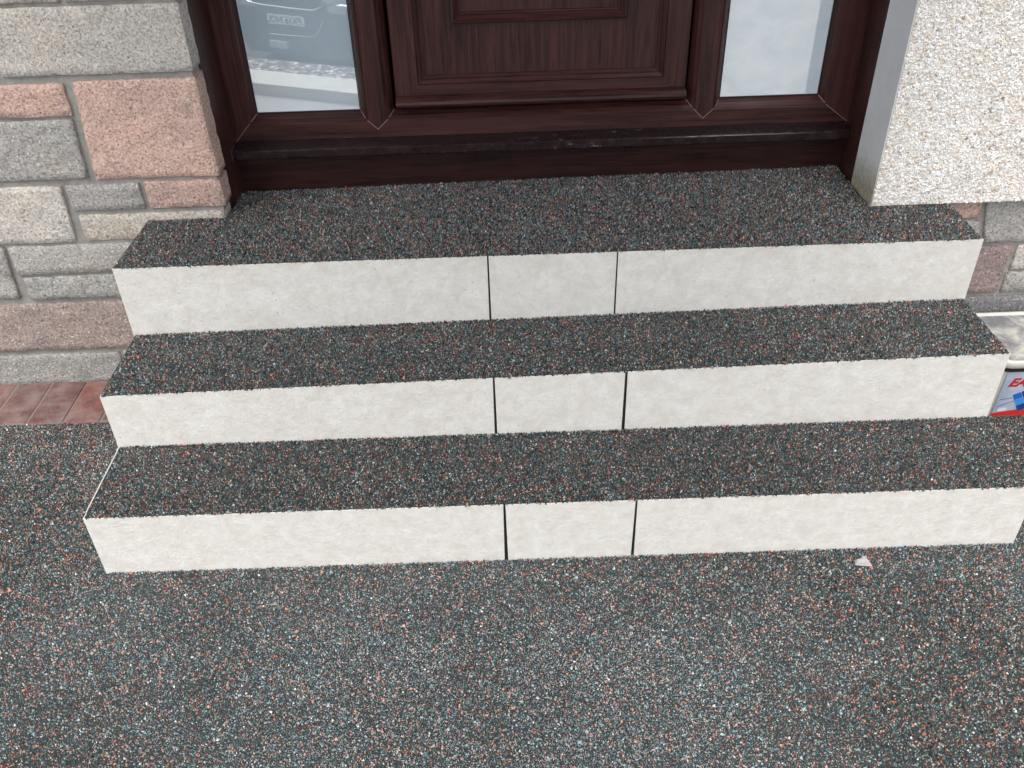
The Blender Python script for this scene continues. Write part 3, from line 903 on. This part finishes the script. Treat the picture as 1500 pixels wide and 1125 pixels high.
bar('weather_bar', 'X', db, lambda z: 0.6675, lambda z: 1.4445, M_WOODH, leaf, smooth=False)

# ---------------------------------------------------------------- tub of grout right of the steps
tub = empty('plastic_tub', (2.370, 0.565, zground(2.37)), 'white plastic tub with dusty lid and blue tile label against the stone base', 'tub')
tz = zground(2.37)
def rrect(cx, cy, hx, hy, r, n=6):
    out = []
    for k, (sx, sy) in enumerate(((1, 1), (-1, 1), (-1, -1), (1, -1))):
        for i in range(n + 1):
            a = math.pi / 2 * (k + i / n)
            out.append((cx + sx * (hx - r) + r * math.cos(a), cy + sy * (hy - r) + r * math.sin(a)))
    return out
def loft(name, rings, mat, parent, smooth=True, caps=(True, True)):
    n = len(rings[0])
    v = [p for r in rings for p in r]
    f = [(k * n + i, k * n + (i + 1) % n, (k + 1) * n + (i + 1) % n, (k + 1) * n + i) for k in range(len(rings) - 1) for i in range(n)]
    if caps[0]:
        f.append(tuple(range(n)))
    if caps[1]:
        f.append(tuple(range((len(rings) - 1) * n, len(rings) * n)))
    return mesh_obj(name, v, f, mat, parent, smooth)
tcx, tcy = 2.370, 0.563
def ring(h, r, z, rad): return [(x, y, tz + z) for x, y in rrect(tcx, tcy, h + 0.004, r, rad)]
M_TUB = plain('white_tub_plastic', (0.62, 0.615, 0.55), 0.35, var=0.04)
t = NT('dusty_lid')
v = t.coords()
dn = t.noise(v, 13, 5, 0.65, 0.5)
c = t.ramp(dn, [(0.36, (0.55, 0.545, 0.46)), (0.46, (0.33, 0.33, 0.32)), (0.56, (0.19, 0.19, 0.20)), (0.72, (0.14, 0.14, 0.15))])
c = t.mix(t.ramp(t.noise(v, 60, 5, 0.7), [(0.56, 0.0), (0.68, 0.6)]), c, (0.48, 0.47, 0.43))
M_LID = t.set(color=c, rough=0.6, normal=t.bump(dn, 0.2, 0.004))
t = NT('tub_label')
sepn = t.new('ShaderNodeSeparateXYZ')
t.l.new(t.coords(), sepn.inputs[0])
c = t.ramp(t.noise(t.coords(), 11, 3), [(0.35, (0.27, 0.33, 0.44)), (0.65, (0.50, 0.55, 0.63))])
M_LABEL = t.set(color=c, rough=0.35)
loft('body', [ring(0.112, 0.092, 0.001, 0.022), ring(0.113, 0.093, 0.004, 0.024), ring(0.127, 0.112, 0.165, 0.028), ring(0.128, 0.113, 0.19, 0.028)], M_TUB, tub)
loft('band', [ring(0.1285, 0.1135, 0.168, 0.028), ring(0.1310, 0.1165, 0.169, 0.028), ring(0.1310, 0.1165, 0.181, 0.028), ring(0.1285, 0.1135, 0.182, 0.028)], plain('black_band', (0.014, 0.014, 0.015), 0.5), tub, False, (False, False))
lid = loft('lid', [ring(0.133, 0.119, 0.183, 0.030), ring(0.137, 0.123, 0.185, 0.032), ring(0.138, 0.124, 0.202, 0.032), ring(0.136, 0.122, 0.2055, 0.032), ring(0.130, 0.116, 0.2060, 0.030), ring(0.127, 0.113, 0.2045, 0.028), ring(0.126, 0.112, 0.1990, 0.028)], M_TUB, tub, True, (True, False))
loft('lid_panel', [ring(0.1262, 0.1122, 0.1975, 0.028), ring(0.1262, 0.1122, 0.1992, 0.028), ring(0.110, 0.097, 0.1998, 0.02)], M_LID, lid, False)
# label wraps the front of the tub: print in flat layers following the slope of the wall
def fy(z): return tcy - (0.0925 + (0.112 - 0.0925) * z / 0.165)
def lab(name, pts, off, mat, parent):
    v = [(tcx + x, fy(z) - off, tz + z) for x, z in pts] + [(tcx + x, fy(z) - off + 0.0006, tz + z) for x, z in pts]
    k = len(pts)
    return mesh_obj(name, v, [tuple(range(k)), tuple(range(k, 2 * k))] + [(i, (i + 1) % k, k + (i + 1) % k, k + i) for i in range(k)], mat, parent)
label = lab('label', [(-0.104, 0.004), (0.104, 0.004), (0.113, 0.164), (-0.113, 0.164)], 0.0009, M_LABEL, tub)
lab('stripe', [(-0.104, 0.0045), (0.104, 0.0045), (0.106, 0.030), (-0.04, 0.027), (-0.1045, 0.016)], 0.0013, plain('red_print', (0.62, 0.035, 0.03), 0.35), label)
MB = [plain('blue_print', (0.02, 0.14, 0.55), 0.3), plain('pale_blue_print', (0.04, 0.30, 0.78), 0.3), plain('navy_print', (0.012, 0.06, 0.26), 0.3)]
for k in range(4):
    for j in range(3):
        ux, uz = 0.020, 0.011
        vx, vz = 0.012, -0.021
        ox, oz = -0.070 + k * ux + j * vx, 0.083 + k * uz + j * vz
        lab('printed_tile', [(ox, oz), (ox + ux * .93, oz + uz * .93), (ox + ux * .93 + vx * .93, oz + uz * .93 + vz * .93), (ox + vx * .93, oz + vz * .93)], 0.0017 , MB[(k * 2 + j) % 3], label)
for k, (xa, za, xb, zb_) in enumerate(((-0.098, 0.066, -0.066, 0.072), (-0.100, 0.038, -0.058, 0.060))):
    lab('printed_line', [(xa, za), (xb, zb_), (xb, zb_ + 0.0016), (xa, za + 0.0016)], 0.0015, MB[2], label)
lab('white_patch', [(-0.093, 0.022), (-0.070, 0.026), (-0.069, 0.036), (-0.092, 0.032)], 0.0021, plain('white_print', (0.75, 0.77, 0.78), 0.35), label)
def text_mesh(name, s, size, mat, parent, shear=0.0, bold=0.0):
    c = bpy.data.curves.new(name, 'FONT')
    c.body = s
    c.size = size
    c.shear = shear
    c.offset = bold
    c.extrude = 0.0004
    o = bpy.data.objects.new(name, c)
    COL.objects.link(o)
    dg = bpy.context.evaluated_depsgraph_get()
    m = bpy.data.meshes.new_from_object(o.evaluated_get(dg))
    COL.objects.unlink(o)
    bpy.data.objects.remove(o)
    m.materials.clear()
    m.materials.append(mat)
    o = bpy.data.objects.new(name, m)
    COL.objects.link(o)
    o.parent = parent
    return o
tx = text_mesh('lettering', 'EA', 0.040, plain('red_lettering', (0.55, 0.02, 0.03), 0.35), label, 0.3, 0.0016)
tx.rotation_euler = (math.radians(90 + 6.7), 0, 0)
tx.location = (tcx - 0.096, fy(0.116) - 0.0018, tz + 0.116)

# ---------------------------------------------------------------- stone flake on the gravel
def flake(name, loc, pts, h, mat, label, cat):
    n = len(pts)
    v = [(loc[0] + x, loc[1] + y, loc[2]) for x, y in pts] + [(loc[0] + x * .8 + .001, loc[1] + y * .75, loc[2] + h * (1 + 0.5 * math.sin(k * 2.1))) for k, (x, y) in enumerate(pts)]
    v.append((loc[0] + .002, loc[1] + .001, loc[2] + h * 1.5))
    f = [tuple(range(n))] + [(i, (i + 1) % n, n + (i + 1) % n, n + i) for i in range(n)] + [(n + i, n + (i + 1) % n, 2 * n) for i in range(n)]
    return tag(mesh_obj(name, v, f, mat), label, cat)
M_FLAKE = plain('white_flake', (0.44, 0.41, 0.41), 0.8, bump=0.3, var=0.25, scale=120)
flake('tile_offcut', (1.728, -0.042, zground(1.73) + 0.0025), [(-0.017, -0.009), (0.004, -0.013), (0.021, -0.014), (0.017, -0.002), (0.006, 0.016), (-0.003, 0.006), (-0.013, 0.004)], 0.007, M_FLAKE, 'small white broken chip lying on the gravel below the bottom step', 'chip')

# ---------------------------------------------------------------- car on the road (seen mirrored in the side light)
car = empty('parked_car', (-1.433, -7.528, -1.67), 'grey blue car parked on the road below, facing the house', 'car')
M_PAINT = plain('blue_grey_paint', (0.14, 0.185, 0.22), 0.25, 0.2, var=0.03, scale=3)
M_BLK = plain('black_trim', (0.02, 0.02, 0.022), 0.4)
M_CHR = plain('chrome', (0.85, 0.85, 0.86), 0.15, 1.0, var=0.02)
M_TYRE = plain('tyre_rubber', (0.02, 0.02, 0.02), 0.8)
M_WIN = plain('car_glass', (0.02, 0.025, 0.03), 0.05, var=0.01)
M_LAMP = plain('lamp_lens', (0.75, 0.75, 0.75), 0.15, 0.4)
def cpart(name, verts, faces, mat, parent, smooth=False):
    o = mesh_obj(name, verts, faces, mat, None, smooth)
    o.parent = parent
    return o
CX = 0.10
def sec(y, hw, zl, zs, zt, tw):
    return [(CX + x, y, z) for x, z in ((-hw * .92, zl), (hw * .92, zl), (hw, zl + .12), (hw, zs - .08), (hw * .96, zs), (tw, zt), (-tw, zt), (-hw * .96, zs), (-hw, zs - .08), (-hw, zl + .12))]
secs = [sec(-0.005, .78, .22, .80, .84, .55), sec(-.09, .88, .20, .86, .93, .68), sec(-.35, .91, .2, .92, 1.0, .72), sec(-1.0, .92, .2, .98, 1.07, .74), sec(-1.15, .92, .2, .99, 1.09, .74), sec(-1.95, .92, .2, 1.0, 1.58, .60), sec(-2.6, .92, .2, 1.0, 1.62, .60), sec(-3.6, .92, .2, 1.02, 1.57, .58), sec(-4.15, .90, .22, 1.0, 1.12, .70), sec(-4.3, .82, .3, .9, .95, .66)]
n = 10
cv = [p for s_ in secs for p in s_]
cf = [(k * n + i, k * n + (i + 1) % n, (k + 1) * n + (i + 1) % n, (k + 1) * n + i) for k in range(len(secs) - 1) for i in range(n)] + [tuple(range(n)), tuple(range(len(cv) - n, len(cv)))]
body = cpart('body', cv, cf, M_PAINT, car)
def cbox(name, x0, x1, y0, y1, z0, z1, mat, parent, bev=0.0):
    o = box(name, x0, x1, y0, y1, z0, z1, mat, None, bev)
    o.parent = parent
    return o
def tube(name, pts, r, mat, parent):
    v, f = [], []
    for i, p in enumerate(pts):
        p = Vector(p)
        d = (Vector(pts[min(i + 1, len(pts) - 1)]) - Vector(pts[max(i - 1, 0)])).normalized()
        a = d.orthogonal().normalized()
        b = d.cross(a)
        for k in range(6):
            v.append(p + r * (math.cos(k * math.pi / 3) * a + math.sin(k * math.pi / 3) * b))
    for i in range(len(pts) - 1):
        for k in range(6):
            f.append((i * 6 + k, i * 6 + (k + 1) % 6, (i + 1) * 6 + (k + 1) % 6, (i + 1) * 6 + k))
    return cpart(name, v, f, mat, parent, True)
cbox('grille', -0.47, 0.55, -0.01, 0.012, 0.765, 0.90, M_BLK, car, 0.006)
tube('grille_trim', [(-0.62, 0.015, 0.86), (-0.50, 0.018, 0.785), (-0.30, 0.02, 0.768), (0.10, 0.022, 0.752), (0.42, 0.02, 0.758), (0.53, 0.018, 0.80), (0.60, 0.012, 0.93)], 0.014, M_CHR, car)
tube('bumper_trim', [(0.57, 0.015, 0.71), (0.47, 0.018, 0.56), (0.38, 0.02, 0.462), (0.1, 0.022, 0.452), (-0.26, 0.02, 0.446)], 0.008, M_CHR, car)
plate = cbox('number_plate', -0.26, 0.26, 0.016, 0.026, 0.565, 0.675, plain('white_plate', (0.92, 0.92, 0.90), 0.4, var=0.02), car, 0.003)
pt = text_mesh('lettering', 'PX16 NOU', 0.105, M_BLK, plate, 0.0, 0.0012)
pt.rotation_euler = (math.radians(90), 0, math.radians(180))
pt.location = (0.222, 0.0268, 0.583)
for sx in (-1, 1):
    lp = cbox('headlight', CX + sx * 0.62 - 0.14, CX + sx * 0.62 + 0.14, -0.07, -0.004, 0.72, 0.84, M_LAMP, car, 0.02)
fl_ = cbox('fog_lamp', -0.30, -0.04, -0.02, 0.012, 0.28, 0.375, M_LAMP, car, 0.012)
for sx in (-1, 1):
    cpart('side_window', [(CX + sx * .915, -1.25, 1.03), (CX + sx * .915, -3.6, 1.05), (CX + sx * .64, -3.4, 1.5), (CX + sx * .64, -2.0, 1.5)], [(0, 1, 2, 3)], M_WIN, car)
cpart('windscreen', [(CX - .70, -1.12, 1.105), (CX + .70, -1.12, 1.105), (CX + .57, -1.93, 1.585), (CX - .57, -1.93, 1.585)], [(0, 1, 2, 3)], M_WIN, car)
for sx in (-1, 1):
    for yy in (-0.85, -3.45):
        vv, ff = [], []
        for k in range(24):
            a = k * math.pi / 12
            for xo, rr in ((0.0, .33), (.22, .33), (.22, .20), (0.0, .20)):
                vv.append((CX + sx * (.74 + xo), yy + rr * math.cos(a), .33 + rr * math.sin(a)))
        for k in range(24):
            for j in range(4):
                ff.append((k * 4 + j, k * 4 + (j + 1) % 4, ((k + 1) % 24) * 4 + (j + 1) % 4, ((k + 1) % 24) * 4 + j))
        wh = cpart('wheel', vv, ff, M_TYRE, car)
        cpart('rim', [(CX + sx * (.94), yy + .205 * math.cos(k * math.pi / 12), .33 + .205 * math.sin(k * math.pi / 12)) for k in range(24)], [tuple(range(24))], M_CHR, wh)
car.rotation_euler = (0, 0, math.radians(26.4))
